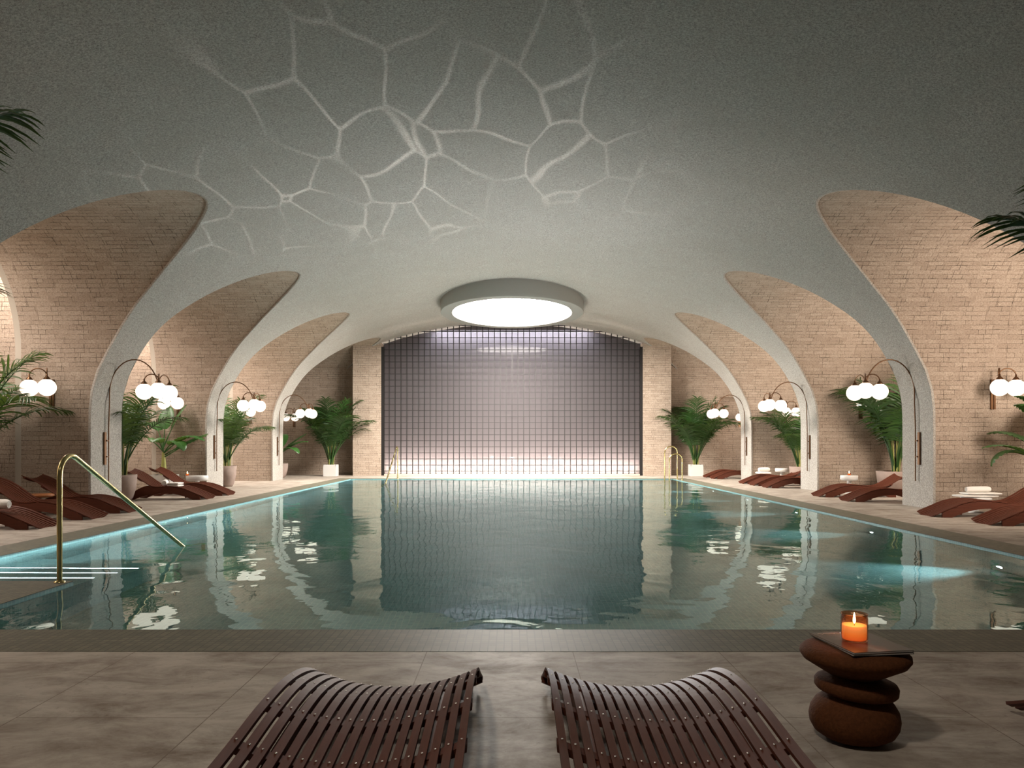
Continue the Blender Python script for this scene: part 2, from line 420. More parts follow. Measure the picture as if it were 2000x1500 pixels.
def ladder(x,y,h,lab):
    t=thing('ladder_rail',(x,y,0),lab,'pool ladder','grab rails of the far pool ladder')
    m=MB(); r=.2
    pts=[(.42,0,0),(.42,0,h-r-.05)]+[tuple(p) for p in arc_pts((.21,0,h-.21),.21,0,PI,12,Vector((1,0,0)))]+[(0,0,h-.5),(0,0,-.7)]
    m.tube(pts,.021,10); m.build('rail',M['brass'],t)
    f=MB(); f.lathe([(.04,0),(.04,.012),(.022,.02)],14,(.42,0,0)); f.build('floor_flange',M['brass'],t)
ladder(5.10,26.0-.35,1.10,'taller brass grab rail hooped over the far right pool edge')
ladder(5.12,25.0,.86,'shorter brass grab rail hooped in front of the taller one at the far right')
# pool lights
places=['nearest','second','third','fourth','fifth','farthest']
for k in range(6):
    y=8.56+3.05*k
    t=thing('pool_light',(PX,y,-1.08),'%s underwater spotlight from the camera on the right pool wall'%places[k],'pool light','underwater spotlights in the right pool wall')
    t.rotation_euler=(0,-PI/2,0)
    m=MB(); m.lathe([(.085,0),(.085,.012),(.06,.016)],24); m.build('bezel',M['white'],t)
    m=MB(); m.lathe([(.06,.012),(.045,.019),(.0,.022)],24); m.build('lens',mat_emit('underwater_lens',(.85,.97,1),14) if k==0 else bpy.data.materials['underwater_lens'],t)
    L=bpy.data.lights.new('underwater_spot','SPOT'); L.energy=330; L.color=(.78,.94,1); L.spot_size=math.radians(64); L.spot_blend=.8; L.shadow_soft_size=.05
    o=bpy.data.objects.new('underwater_spot',L); C.objects.link(o); o.location=(PX-.06,y,-1.05); o.rotation_euler=(0,math.radians(84),0)

def area(name,loc,size,energy,color,rot,size_y=None,spread=None):
    L=bpy.data.lights.new(name,'AREA'); L.energy=energy; L.color=color; L.size=size
    if size_y: L.shape='RECTANGLE'; L.size_y=size_y
    if spread: L.spread=spread
    o=bpy.data.objects.new(name,L); C.objects.link(o); o.location=loc; o.rotation_euler=rot; return o
# led strip under the left coping, nosing strips on the steps
area('led_strip',(-PX+.20,(SY+PYF)/2,-.06),.03,300,(.86,.96,1),(0,math.radians(50),0),PYF-SY-.2)
led=mat_emit('led_white',(.82,.92,1),7)
for k in range(3):
    m=MB(); y=SY+.42*(k+1)-15.5; z=-.15-.15*k; m.box((-PX+.05,y-.035,z),(SX-.04,y-.006,z+.006)); tag(m.build('step_light_strip',led,pool),'glowing white strip on a step nosing')
area('step_strip',((-PX+SX)/2,PYF-.08,-.06),PX+SX-.1,26,(.8,.95,1),(math.radians(-30),0,0),.02)
for k in (1,2): area('step_strip',((-PX+SX)/2,PYF-.72*k-.03,-.06-.22*k),PX+SX-.1,26,(.8,.95,1),(math.radians(-20),0,0),.02)

# ------------------------------------------------------------------ ring light
def ring():
    RY,RX,wd=2.93,2.21,.36; zb=5.23; cy=23.95
    t=thing('ring_ceiling_light',(0,cy,zb),'huge round ceiling light in a deep grey ring over the far end of the pool','ceiling light')
    n=96
    def loop(rx,ry,z,fn=None): return [(rx*math.cos(2*PI*j/n),ry*math.sin(2*PI*j/n),(z if fn is None else fn(rx*math.cos(2*PI*j/n)))) for j in range(n)]
    zt=lambda x:(5.72-.0420*x*x+.16)-zb
    m=MB(); m.grid([loop(RX,RY,0,zt),loop(RX,RY,.01),loop(RX-.01,RY-.01,0),loop(RX-wd+.01,RY-wd+.01,0),loop(RX-wd,RY-wd,.01),loop(RX-wd,RY-wd,.28)],smooth=False,close=True)
    for i,f in enumerate(m.f): m.sm[i]=True if i<n or i>=4*n else False
    m.build('ring',M['rim'],t)
    e=MB(); rr=[loop((RX-wd+.02)*q,(RY-wd+.02)*q,.27) for q in (1,.5,.001)]; e.grid(rr,smooth=False,close=True)
    T=NT('light_diffuser'); em=T.n('Emission',Color=(1,.93,.85,1),Strength=RINGS); T.link(em.outputs[0],T.out.inputs[0])
    e.build('diffuser',T.m,t)
RINGS=90.0
ring()

# ------------------------------------------------------------------ globe lamps
def globe_mesh(r=.152):
    m=MB(); n=24; k=16
    rows=[[(r*math.sin(a)*math.cos(2*PI*j/n),r*math.sin(a)*math.sin(2*PI*j/n),-r*math.cos(a)) for j in range(n)] for a in [PI*(.001+i/k*.90) for i in range(k+1)]]
    m.grid(rows,close=True); return m
def lamp_cluster(t,hub,globes,arm_h):
    """drooping arms from a hub, a bronze cap and an opal globe at each end"""
    for g in globes:
        g=Vector(g); h=Vector(hub); top=max(g.z+.152+.07,0); d=Vector((g.x-h.x,g.y-h.y,0)); L=d.length; u=d.normalized() if L>1e-4 else Vector((1,0,0))
        m=MB(); r=L/2; zc=h.z+arm_h-r
        pts=[Vector((h.x,h.y,h.z-.30))+u*.012,Vector((h.x,h.y,zc))+u*.012]+[Vector((h.x,h.y,zc))+u*(r-r*math.cos(PI*k/12))+Vector((0,0,r*math.sin(PI*k/12))) for k in range(1,13)]+[Vector((g.x,g.y,g.z+.17))]
        m.tube(pts,.0105,8); a=m.build('arm',M['bronze'],t)
        m=MB(); m.lathe([(.0,.10),(.014,.095),(.016,.06),(.055,.018),(.06,.0),(.058,-.012)],18,(g.x,g.y,g.z+.142)); m.build('cap',M['bronze'],a)
        m=globe_mesh(); m.v=[(x+g.x,y+g.y,z+g.z) for x,y,z in m.v]; m.build('globe',M['globe'],t)
def arc_lamp(sg,y,label):
    # sg=-1 left pier, +1 right pier; local x measured towards the pool
    t=thing('arc_lamp',(sg*7.65,y,0),label,'wall lamp','arched globe lamps on the concrete piers'); q=-sg
    hubx=1.0
    pts=[(.045,0,.49),(.045,0,1.5),(.06,0,1.95)]
    for k in range(0,17):
        a=PI-PI*.93*k/16; pts.append((.06+.47+.47*math.cos(a),0,2.14+.64*math.sin(a)))
    pts+=[(hubx,0,2.28),(hubx,0,2.10)]
    m=MB(); m.tube([(q*x,yy,z) for x,yy,z in pts],.012,8); m.build('stem',M['bronze'],t)
    m=MB(); m.box((min(0,q*.03),-.11,.80),(max(0,q*.03),-.045,1.41)); m.build('wall_plate',M['bronze'],t)
    m=MB()
    for z in (.95,1.25):
        m=MB(); m.box((min(0,q*.05),-.06,z-.012),(max(0,q*.05),.012,z+.012)); m.build('bracket',M['bronze'],t)
    gl=[(q*(hubx-.24),-.09,2.17),(q*(hubx+.10),-.25,2.18),(q*(hubx+.07),.27,2.17)]
    lamp_cluster(t,(q*hubx,0,2.42),gl,.08); return t
PY=[14.48,19.78,25.08]; nm=['nearest','middle','farthest']
for k,y in enumerate(PY):
    for sg,sd in ((-1,'left'),(1,'right')):
        arc_lamp(sg,y,'arched bronze lamp with three globes on the %s concrete pier on the %s'%(nm[k],sd))
def sconce(x,y,sg,label):
    t=thing('globe_sconce',(x,y,0),label,'wall lamp','two-globe bronze sconces on the brick bay walls')
    m=MB(); m.box((-.045,-.03,1.82),(-.005,0,2.36)); m.box((.012,-.03,1.82),(.042,0,2.36)); m.build('wall_plate',M['bronze'],t)
    m=MB(); m.tube([(0,0,2.3),(0,-.1,2.33),(.0,-.2,2.33)],.012,8); m.box((-.035,-.22,2.32),(.035,-.18,2.34)); m.build('bracket',M['bronze'],t)
    g=[(sg*.245,-.28,2.19),(-sg*.11 if sg>0 else .13,-.38,2.19)]
    lamp_cluster(t,(sg*-.02,-.2,2.44),g,.10); return t
bw=['first','second','third','last']
YB=[CY[1]+R+.02,CY[2]+R+.02,CY[3]+R+.02,29.5]
for k,y in enumerate(YB):
    sconce(-8.36,y,-1,'bronze sconce with two globes on the brick wall of the %s bay on the left'%bw[k])
    sconce(8.74,y,1,'bronze sconce with two globes on the brick wall of the %s bay on the right'%bw[k])

# ------------------------------------------------------------------ loungers
def interp(P,s):
    for k in range(len(P)-1):
        if s<=P[k+1][0] or k==len(P)-2:
            a=P[max(k-1,0)]; b=P[k]; c=P[k+1]; d=P[min(k+2,len(P)-1)]
            t=(s-b[0])/(c[0]-b[0]); m1=(c[1]-a[1])/(c[0]-a[0]+1e-9)*(c[0]-b[0]); m2=(d[1]-b[1])/(d[0]-b[0]+1e-9)*(c[0]-b[0])
            return (2*t**3-3*t*t+1)*b[1]+(t**3-2*t*t+t)*m1+(-2*t**3+3*t*t)*c[1]+(t**3-t*t)*m2
FLAT=[(0,.055),(.25,.15),(.55,.262),(.85,.312),(1.15,.312),(1.5,.285),(1.9,.27),(2.3,.28)]
RECL=[(0,.06),(.22,.155),(.48,.255),(.75,.300),(.98,.285),(1.13,.30),(1.28,.385),(1.45,.505),(1.62,.60),(1.78,.66)]
RIGHT=[(0,.06),(.22,.155),(.45,.245),(.70,.285),(.98,.27),(1.22,.24),(1.42,.25),(1.60,.33),(1.78,.44),(1.92,.52)]
def make_lounger(profile,W,ns,label,group,rivets=True,sag=.085):
    t=thing('sun_lounger',(0,0,0),label,'sun lounger',group)
    L=profile[-1][0]; N=44; m=MB(); pitch=W/ns; sw=pitch*(.70 if rivets else .60); th=.013
    P3=[]; 
    for k in range(N+1):
        s=L*k/N; P3.append((s,interp(profile,s)))
    tan=[]
    for k in range(N+1):
        a=P3[max(k-1,0)]; b=P3[min(k+1,N)]; d=Vector((b[0]-a[0],0,b[1]-a[1])).normalized(); tan.append(d)
    def dish(v): return sag*((2*v/W)**2-1)
    def slopev(v): return math.atan(sag*8*v/(W*W))
    for j in range(ns):
        v=-W/2+pitch*(j+.5); vc=v; al=slopev(vc)
        rows=[]
        for k in range(N+1):
            c=Vector((P3[k][0],vc,P3[k][1]+dish(vc))); n=Vector((-tan[k].z,0,tan[k].x)); w=(Vector((0,math.cos(al),math.sin(al)))).normalized()
            rows.append([c-w*sw/2,c+w*sw/2,c+w*sw/2-n*th,c-w*sw/2-n*th])
        m.grid(rows,smooth=False,close=True); m.quad(rows[0]); m.quad(list(reversed(rows[-1])))
    m.build('slats',M['wood'],t)
    # cross battens with rows of studs
    ss=[L-.06-.31*k for k in range(int((L-.08)/.31)+1)] if L<2 else [.16+.31*k for k in range(7)]
    for s in ss:
        if s<.05: continue
        z=interp(profile,s); z2=interp(profile,s+.01); z1=interp(profile,s-.01); d=Vector((.02,0,z2-z1)).normalized(); n=Vector((-d.z,0,d.x))
        bm=MB(); rows=[]; q=18
        for i in range(q+1):
            v=-W/2+.004+(W-.008)*i/q; c=Vector((s,v,z+dish(v)))-n*th
            rows.append([c-d*.022,c+d*.022,c+d*.022-n*.026,c-d*.022-n*.026])
        bm.grid(rows,smooth=False,close=True); bm.quad(rows[0]); bm.quad(list(reversed(rows[-1]))); bt=bm.build('cross_batten',M['wood'],t)
        if rivets:
            rm=MB()
            for j in range(ns):
                v=-W/2+pitch*(j+.5); c=Vector((s,v,z+dish(v)))+n*.001
                rm.lathe([(.0042,0),(.0036,.0016),(.0004,.0022)],8,tuple(c))
            tag(rm.build('stud_row',M['rivet'],bt),'row of small bright metal studs')
    # arched side boards
    s0,s1=.10,min(L-.12,1.66) if L<2 else 2.1
    for sg in (-1,1):
        v=sg*(W/2-(.02 if not rivets else .13)); bm=MB(); tops=[];bots=[]
        q=30
        for i in range(q+1):
            s=s0+(s1-s0)*i/q; f=(s-s0)/(s1-s0); zt=interp(profile,s)+dish(v)-th-.004
            zt=min(zt,.27*(1-max(0,(f-.62)/.38)**2)+.05 if L<2 else .3)
            u=(f-.5)/.40; zb=.145*max(0,1-u*u)
            zb=min(zb,zt-.03); zb=max(zb,0)
            tops.append((s,zt)); bots.append((s,zb))
        a=[(s,v-.016,z) for s,z in tops]; b=[(s,v+.016,z) for s,z in tops]; c=[(s,v+.016,z) for s,z in bots]; d=[(s,v-.016,z) for s,z in bots]
        bm.grid([a,b,c,d,a],smooth=False)
        bm.quad([a[0],b[0],c[0],d[0]]); bm.quad([d[-1],c[-1],b[-1],a[-1]])
        bm.build('side_board',M['wood'],t)
    fm=MB()
    for s in (.42,1.5):
        fm.box((s-.02,-W/2+.05,.035 if s>1 else .04),(s+.02,W/2-.05,.07))
    fm.build('stretcher',M['wood'],t)
    return t
G1='slatted loungers in the foreground'
lf=make_lounger(FLAT,.74,18,'left one of the two dark slatted wooden loungers in the foreground',G1)
place(lf,(-.505,3.78,0),-PI/2)
o=copy_tree(lf); place(o,(.505,3.78,0),-PI/2,'right one of the two dark slatted wooden loungers in the foreground')
o=copy_tree(lf); place(o,(2.56,3.42,0),-PI/2,'dark slatted lounger with only its tip showing at the right border beside the stone table')
lr=make_lounger(RECL,.62,13,'','loungers set along both sides of the pool',rivets=False,sag=.07)
LP=[(-6.62,10.95,-1,'slatted lounger cut by the left border, foot end only, with a white towel on it'),
    (-6.62,12.30,-1,'slatted lounger with raised back in the first left bay, behind the brass handrail post'),
    (-6.62,13.45,-1,'slatted lounger in the first left bay nearest the concrete pier'),
    (-6.53,16.62,-1,'slatted lounger with towels on its seat beside the clay pot in the second left bay'),
    (-6.53,17.85,-1,'farther slatted lounger in the second left bay, behind the towels'),
    (6.86,12.72,1,'slatted lounger in the first right bay next to the white folded towels'),
    (7.00,11.42,1,'slatted lounger cut by the right border in front of the one by the towels'),
    (6.88,17.38,1,'lighter slatted lounger in the second right bay in front of the small candle table'),
    (6.92,15.98,1,'darker slatted lounger in the second right bay partly behind the near pier'),
    (6.84,22.92,1,'farthest of the three overlapping loungers in the third right bay'),
    (6.84,21.92,1,'middle one of the three overlapping loungers in the third right bay'),
    (6.86,20.86,1,'nearest of the three overlapping loungers in the third right bay'),
    (6.80,27.1,1,'farther of the two loungers in the last right bay by the white planter'),
    (6.80,26.08,1,'nearer of the two loungers in the last right bay by the farthest pier')]
rr_=make_lounger(RIGHT,.62,13,'','loungers set along both sides of the pool',rivets=False,sag=.07)
for k,(x,y,sg,lab) in enumerate(LP):
    o=lr if k==0 else rr_ if k==5 else copy_tree(lr if sg<0 else rr_); place(o,(x,y,0),PI if sg<0 else 0,lab)

# ------------------------------------------------------------------ tables, towels, candles
def stone_table(x,y):
    t=thing('stone_side_table',(x,y,0),'rust-brown side table of three stacked rounded stones in the right foreground','side table')
    def blob(name,prof,c,tilt,sx=1,sy=1,nz=.012):
        m=MB(); n=44; rows=[]
        for r,z in prof:
            rows.append([(r*sx*math.cos(2*PI*j/n)*(1+nz*math.sin(3*2*PI*j/n+z*9)),r*sy*math.sin(2*PI*j/n)*(1+nz*math.cos(2*2*PI*j/n)),z) for j in range(n)])
        m.grid(rows,close=True); Rm=Matrix.Rotation(tilt,3,'Y')
        m.v=[tuple(Rm@Vector(p)+Vector(c)) for p in m.v]; m.build(name,M['stone'],t)
    blob('base_stone',[(.004,.0),(.08,.002),(.125,.011),(.155,.031),(.170,.058),(.174,.085),(.168,.118),(.150,.148),(.120,.172),(.08,.186),(.004,.192)],(0,0,0),0)
    blob('middle_stone',[(.004,.0),(.07,.003),(.12,.012),(.150,.024),(.159,.034),(.160,.058),(.152,.070),(.13,.079),(.08,.085),(.004,.087)],(.005,0,.165),math.radians(4))
    blob('top_stone',[(.004,.0),(.06,.006),(.10,.024),(.15,.052),(.198,.080),(.212,.100),(.210,.116),(.195,.131),(.165,.140),(.10,.143),(.004,.144)],(.0,0,.235),math.radians(1.2))
ST=(1.395,3.13); stone_table(*ST)
def magazine(z,rz,dx,label,cover):
    t=thing('magazine',(1.415+dx,3.13,z),label,'magazine','magazines on the stone table',rz)
    w,h,th=.125,.158,.0075
    m=MB(); m.box((-w+.001,-h,.0008),(w-.001,h,th-.0008)); m.build('pages',M['paper'],t)
    m=MB(); m.box((-w-.001,-h-.001,th-.001),(w,h+.001,th)); m.box((-w-.001,-h-.001,0),(w,h+.001,.001)); m.box((w-.001,-h-.001,0),(w+.0005,h+.001,th)) ; m.build('cover',cover,t)
    return t
def cover_mat(name,dark):
    T=NT(name); v=T.coord(); s=T.n('SeparateXYZ'); T.link(v,s.inputs[0])
    n=T.noise(v,9,2,.5); a=T.math('ADD',s.outputs[0],T.math('MULTIPLY',n,.12)); bnd=T.ramp(T.math('ADD',T.math('MULTIPLY',a,3.2),.25),(.20,(.05,.04,.036)),(.36,(.22,.17,.15)),(.48,(.16,.06,.04)),(.60,(.025,.022,.02)))
    if dark: bnd=T.mix(.85,bnd,(.02,.02,.02))
    T.principled(bnd,.28,spec=.4); return T.m
z0=.3795
magazine(z0,math.radians(7),.004,'lower magazine under the glossy one on the stone table',cover_mat('dark_cover',True))
mg=magazine(z0+.0078,math.radians(9),0,'upper glossy magazine with an orange and grey cover under the candle jar',cover_mat('photo_cover',False))
tt=MB()
pts=[(-.105+.010*k+.003*math.sin(k*2.1),.132+.009*math.sin(k*2.4)*(1 if k%3 else .4),.0078) for k in range(13)]
tt.tube(pts,.0013,5); tag(tt.build('title_script',M['white'],mg),'white handwritten title')
def flame(t,z,s=1):
    m=MB(); m.lathe([(.0005*s,0),(.0045*s,.006*s),(.006*s,.014*s),(.0045*s,.026*s),(.002*s,.038*s),(.0002*s,.046*s)],12,(0,0,z)); m.build('flame',bpy.data.materials.get('candle_flame') or mat_emit('candle_flame',(1,.78,.45),22),t)
def jar_candle():
    t=thing('candle_jar',(1.395,3.13,z0+.0158),'lit candle in a smoked glass jar on the magazines in the right foreground','candle')
    m=MB(); m.lathe([(.0,.0),(.046,.0),(.0505,.004),(.052,.02),(.0515,.095),(.049,.104),(.0525,.110),(.051,.113),(.0475,.106),(.0485,.094),(.0488,.012),(.044,.007),(.0,.007)],40); m.build('jar',M['jar'],t)
    m=MB(); m.lathe([(.0,.0085),(.044,.0085),(.047,.014),(.047,.066),(.040,.0640),(.0,.0625)],36)
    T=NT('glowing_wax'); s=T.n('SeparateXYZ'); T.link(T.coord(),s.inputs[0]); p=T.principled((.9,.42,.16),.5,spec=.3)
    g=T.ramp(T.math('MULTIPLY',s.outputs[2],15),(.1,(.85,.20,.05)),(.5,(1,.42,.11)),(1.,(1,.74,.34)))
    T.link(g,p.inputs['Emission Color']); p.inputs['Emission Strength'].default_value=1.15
    m.build('wax',T.m,t)
    m=MB(); m.tube([(0,0,.062),(.001,0,.074)],.0012,6); m.build('wick',M['wick'],t)
    flame(t,.070,1.0)
    L=bpy.data.lights.new('candle_glow','POINT'); L.energy=.9; L.color=(1,.6,.28); L.shadow_soft_size=.01; o=bpy.data.objects.new('candle_glow',L); C.objects.link(o); o.location=(1.395,3.13,z0+.0158+.125)
jar_candle()
def side_table(x,y,label,top='white',tz=.42,r=.2,th=.12):
    t=thing('side_table',(x,y,0),label,'side table','low drum tables between the poolside loungers')
    m=MB(); m.lathe([(.0,tz-th),(r-.03,tz-th),(r,tz-th+.02),(r,tz-.012),(r-.012,tz),(.0,tz)],32); m.build('table_top',M[top],t)
    m=MB(); m.lathe([(.12,0),(.12,.015),(.05,.03),(.05,tz-th)],24); m.build('pedestal',M['white'] if top=='white' else M['wood'],t)
def votive(x,y,z,label):
    t=thing('votive_candle',(x,y,z),label,'candle','small lit candles on the drum tables')
    m=MB(); m.lathe([(.0,0),(.035,0),(.04,.01),(.042,.06),(.038,.06),(.036,.012),(.0,.012)],20); m.build('jar',M['jar'],t)
    m=MB(); m.lathe([(.0,.013),(.034,.013),(.034,.035),(.0,.034)],18); m.build('wax',bpy.data.materials['glowing_wax'],t)
    flame(t,.037,1.6)
side_table(8.12,18.5,'white drum table with a candle at the brick wall of the second right bay',tz=.43); votive(8.12,18.5,.43,'small lit candle on the white drum table in the second right bay')
side_table(8.36,23.8,'white drum table in the third right bay partly behind the middle pier',tz=.43)
side_table(8.06,12.06+1.28,'low white table under the folded towels in the first right bay',tz=.27,r=.24,th=.06)
side_table(-7.62,18.6,'white drum table with a candle in the second left bay',tz=.42,r=.25); votive(-7.82,18.5,.42,'small lit candle on the white drum table in the second left bay')
side_table(-7.95,12.88,'orange-brown wooden table between the loungers in the first left bay',top='wood_lit',tz=.35,r=.24,th=.05)
def folded(x,y,z,rz,label,w=.42,d=.26,h=.045,grp='folded white towels'):
    m=MB(); rows=[]; n=20
    hw,hd=w/2,d/2
    sec=[]
    for k in range(n): 
        a=2*PI*k/n; sec.append((abs(math.cos(a))**.5*math.copysign(1,math.cos(a))*hd,h/2+abs(math.sin(a))**.6*math.copysign(1,math.sin(a))*h/2))
    for i in range(13):
        f=-1+2*i/12; k=(1-abs(f)**8)**.5*.999+.001 if abs(f)<1 else .6
        rows.append([(f*hw,yy*(.94+.06*k),h/2+(zz-h/2)*max(k,.55)) for yy,zz in sec])
    m.grid(rows,close=True); m.quad(rows[0]); m.quad(list(reversed(rows[-1])))
    o=m.build('folded_towel',M['towel']); place(o,(x,y,z),rz); tag(o,label,'towel',grp); return o
def rolled(x,y,z,rz,label,L=.36,r=.055):
    m=MB(); rows=[]; n=22
    for i in range(15):
        f=i/14; rr=r*(1-.22*(abs(2*f-1)**6)); rows.append([((f-.5)*L,rr*math.cos(2*PI*j/n),r+rr*math.sin(2*PI*j/n)*(1+.05*math.sin(3*f+j))) for j in range(n)])
    m.grid(rows,close=True); m.quad(rows[0]); m.quad(list(reversed(rows[-1])))
    sp=[]; 
    o=m.build('rolled_towel',M['towel'])
    for e in (-1,1):
        for k in range(40): a=k*.42; q=.006+r*.7*k/40; sp.append((e*(L/2+.001),q*math.cos(a),r+q*math.sin(a)))
        s=MB(); s.tube(sp[-40:],.003,4); s.build('rolled_end',M['towel'],o)
    place(o,(x,y,z),rz); tag(o,label,'towel','rolled white towels'); return o
folded(8.02,13.30,.271,.05,'lower folded white towel on the low table in the first right bay',.62,.34)
folded(8.10,13.28,.317,-.05,'upper folded white towel on the low table in the first right bay',.56,.32,.04)
rolled(8.05,13.27,.357,.05,'rolled white towel on top of the folded pair in the first right bay',.42,.05)
folded(-7.28,16.62,.262,PI/2,'lower folded white towel on the seat of the lounger in the second left bay',.3,.24,.05)
folded(-7.28,16.62,.312,PI/2,'upper folded white towel on the seat of the lounger in the second left bay',.3,.24,.045)
rolled(-7.50,16.60,.290,PI/2+.3,'rolled white towel beside the folded pair in the second left bay',.34,.062)
rolled(-7.34,10.95,.262,.0,'rolled white towel on the lounger at the left border',.34,.07)
folded(7.50,22.92,.285,PI/2,'folded white towel on the farthest of three loungers in the third right bay',.4,.36,.07)
rolled(7.52,22.92,.355,.2,'rolled white towel on the folded one in the third right bay',.34,.065)

# ------------------------------------------------------------------ plants
def frond_mesh(L,lean,droop,nl,ll,seed,bare=.35,wid=.017):
    """arching pinnate frond from the origin, rising and bending towards +X"""
    rnd=random.Random(seed); m=MB(); N=16; P=[Vector((0,0,0))]; ang=PI/2-lean
    for k in range(N):
        f=(k+1)/N; a=ang-droop*f*f; P.append(P[-1]+Vector((math.cos(a),0,math.sin(a)))*(L/N))
    def at(f):
        q=f*N; k=min(int(q),N-1); return P[k].lerp(P[k+1],q-k),(P[k+1]-P[k]).normalized()
    rows=[]
    m.tube(P,lambda f:.009*(1-f)+.002,5)
    for i in range(nl):
        f=bare+(1-bare)*i/(nl-1); p,t=at(f); up=Vector((-t.z,0,t.x))
        g=(f-bare)/(1-bare); l=ll*.82*(.45+.75*math.sin(PI*min(1,.18+g*.80)))*(1 if g<.9 else .8)
        for sd in (-1,1):
            fw=.55+.5*g+rnd.uniform(-.08,.08); side=Vector((0,sd,0)); d=(side*(1-.35*g)+t*fw+up*(.35+rnd.uniform(-.1,.15))).normalized()
            rows=[]; q=p.copy(); w=wid*(1+rnd.uniform(-.2,.2)); n=4; dd=d.copy()
            wd=dd.cross(up).normalized()
            if wd.length<.1: wd=t
            for k in range(n+1):
                ff=k/n; ww=w*(math.sin(PI*min(1,.18+.82*ff)))**.7*.5+.0006
                rows.append([q-wd*ww,q+up*0.0-Vector((0,0,ww*.5)),q+wd*ww]); dd=(dd+Vector((0,0,-.20-.12*rnd.random()))).normalized(); q=q+dd*(l/n)
            m.grid(rows,smooth=True)
    return m
FR=[frond_mesh(1.0,.12,.85,28,.34,1).build('frond',M['palm']),frond_mesh(1.0,.22,1.15,28,.33,2).build('frond',M['palm']),frond_mesh(1.0,.06,.5,26,.32,3).build('frond',M['palm'])]
FRM=[o.data for o in FR]
for o in FR: bpy.data.objects.remove(o)
def pot_part(kind,t,r,h):
    m=MB()
    if kind=='clay': m.lathe([(0,0),(r*.55,0),(r*.72,h*.12),(r*.92,h*.5),(r,h),(r-.02,h),(r-.04,h*.88)],36); mm=M['clay']
    elif kind=='white' or kind=='grey':
        mm=M[kind]; w=.018
        m.box((-r,-r,0),(r,r,h-.05)); m.box((-r,-r,h-.05),(-r+w,r,h)); m.box((r-w,-r,h-.05),(r,r,h)); m.box((-r,-r,h-.05),(r,-r+w,h)); m.box((-r,r-w,h-.05),(r,r,h))
    p=m.build('pot',mm,t)
    m=MB(); n=20
    if kind=='clay': m.lathe([(r-.045,h*.90),(r*.5,h*.92),(.001,h*.92)],n)
    else: m.quad([(-r+.01,-r+.01,h-.03),(r-.01,-r+.01,h-.03),(r-.01,r-.01,h-.03),(-r+.01,r-.01,h-.03)])
    m.build('soil',M['soil'],p)
def palm(x,y,H,kind,pr,ph,label,n=16,seed=0,spread=1.,grp='potted palms'):
    t=thing('potted_palm',(x,y,0),label,'potted palm',grp); pot_part(kind,t,pr,ph); rnd=random.Random(seed)
    sm=MB(); Lh=H-ph
    for k in range(9):
        a=2*PI*k/9+rnd.random(); r0=.05+.05*rnd.random(); sm.tube([(r0*math.cos(a),r0*math.sin(a),ph*.88),(r0*1.25*math.cos(a),r0*1.25*math.sin(a),ph+Lh*.18),(r0*1.9*math.cos(a),r0*1.9*math.sin(a),ph+Lh*.40)],.012,6)
    sm.build('stalks',M['stalk'],t)
    for k in range(n):
        o=bpy.data.objects.new('frond',FRM[k%3]); C.objects.link(o); o.parent=t
        a=k*2.399+rnd.uniform(-.3,.3); f=k/(n-1); s=Lh*(1.14-.30*f)*rnd.uniform(.92,1.06)
        o.location=(.05*math.cos(a),.05*math.sin(a),ph*.92+Lh*.12*f); o.rotation_euler=(0,(f*.30*spread)+rnd.uniform(-.06,.06),a); o.scale=(s,s,s)
        if k%4==3: o.scale=(s*.8,s*.8,s*.8)
    return t
palm(-8.10,15.95,2.40,'clay',.29,.55,'tall feathery palm in a clay bowl behind the nearest left pier',seed=3,n=15,spread=.75)
palm(9.15,18.3,2.85,'clay',.44,.54,'large palm in a wide clay bowl in the second right bay',seed=5,n=20,spread=.85)
palm(-7.92,21.3,2.45,'clay',.27,.58,'palm in a clay pot half hidden behind the middle left pier',seed=8,n=20,spread=1.1)
palm(-6.66,28.25,2.72,'white',.23,.42,'palm in a white square planter at the far left corner',seed=11,n=22)
palm(6.78,28.35,2.72,'white',.23,.42,'palm in a white square planter at the far right corner',seed=14,n=22)
palm(8.72,23.3,2.35,'clay',.3,.5,'palm mostly hidden behind the middle right pier',seed=17,n=20,spread=1.1)
palm(-9.25,12.75,2.75,'clay',.35,.5,'palm at the left border in the first left bay, behind the lounger',seed=21,n=20,spread=1.4)
def leaf_mesh(L,petiole,W,lean,droop,seed,fold=.25):
    rnd=random.Random(seed); m=MB(); N=20; P=[Vector((0,0,0))]; tot=L+petiole
    for k in range(N):
        f=(k+1)/N; a=PI/2-lean-droop*f**2.2; P.append(P[-1]+Vector((math.cos(a),0,math.sin(a)))*(tot/N))
    m.tube(P[:N-1],lambda f:.014*(1-f)+.003,6)
    rows=[]; n=26
    for i in range(n+1):
        g=i/n; f=(petiole+L*g)/tot; q=f*N; k=min(int(q),N-1); p=P[k].lerp(P[k+1],q-k); t=(P[k+1]-P[k]).normalized(); up=Vector((-t.z,0,t.x))
        w=W*.5*(math.sin(PI*min(1,.03+g*.97))**.55)*(1-.25*g)+.001; e=.03*W*math.sin(i*2.3+seed)
        rows.append([p+Vector((0,-w,0))+up*(w*fold-w*.35*g)+up*e,p+Vector((0,-w*.5,0))+up*(w*fold*.8),p,p+Vector((0,w*.5,0))+up*(w*fold*.8),p+Vector((0,w,0))+up*(w*fold-w*.35*g)-up*e])
    m.grid(rows); return m
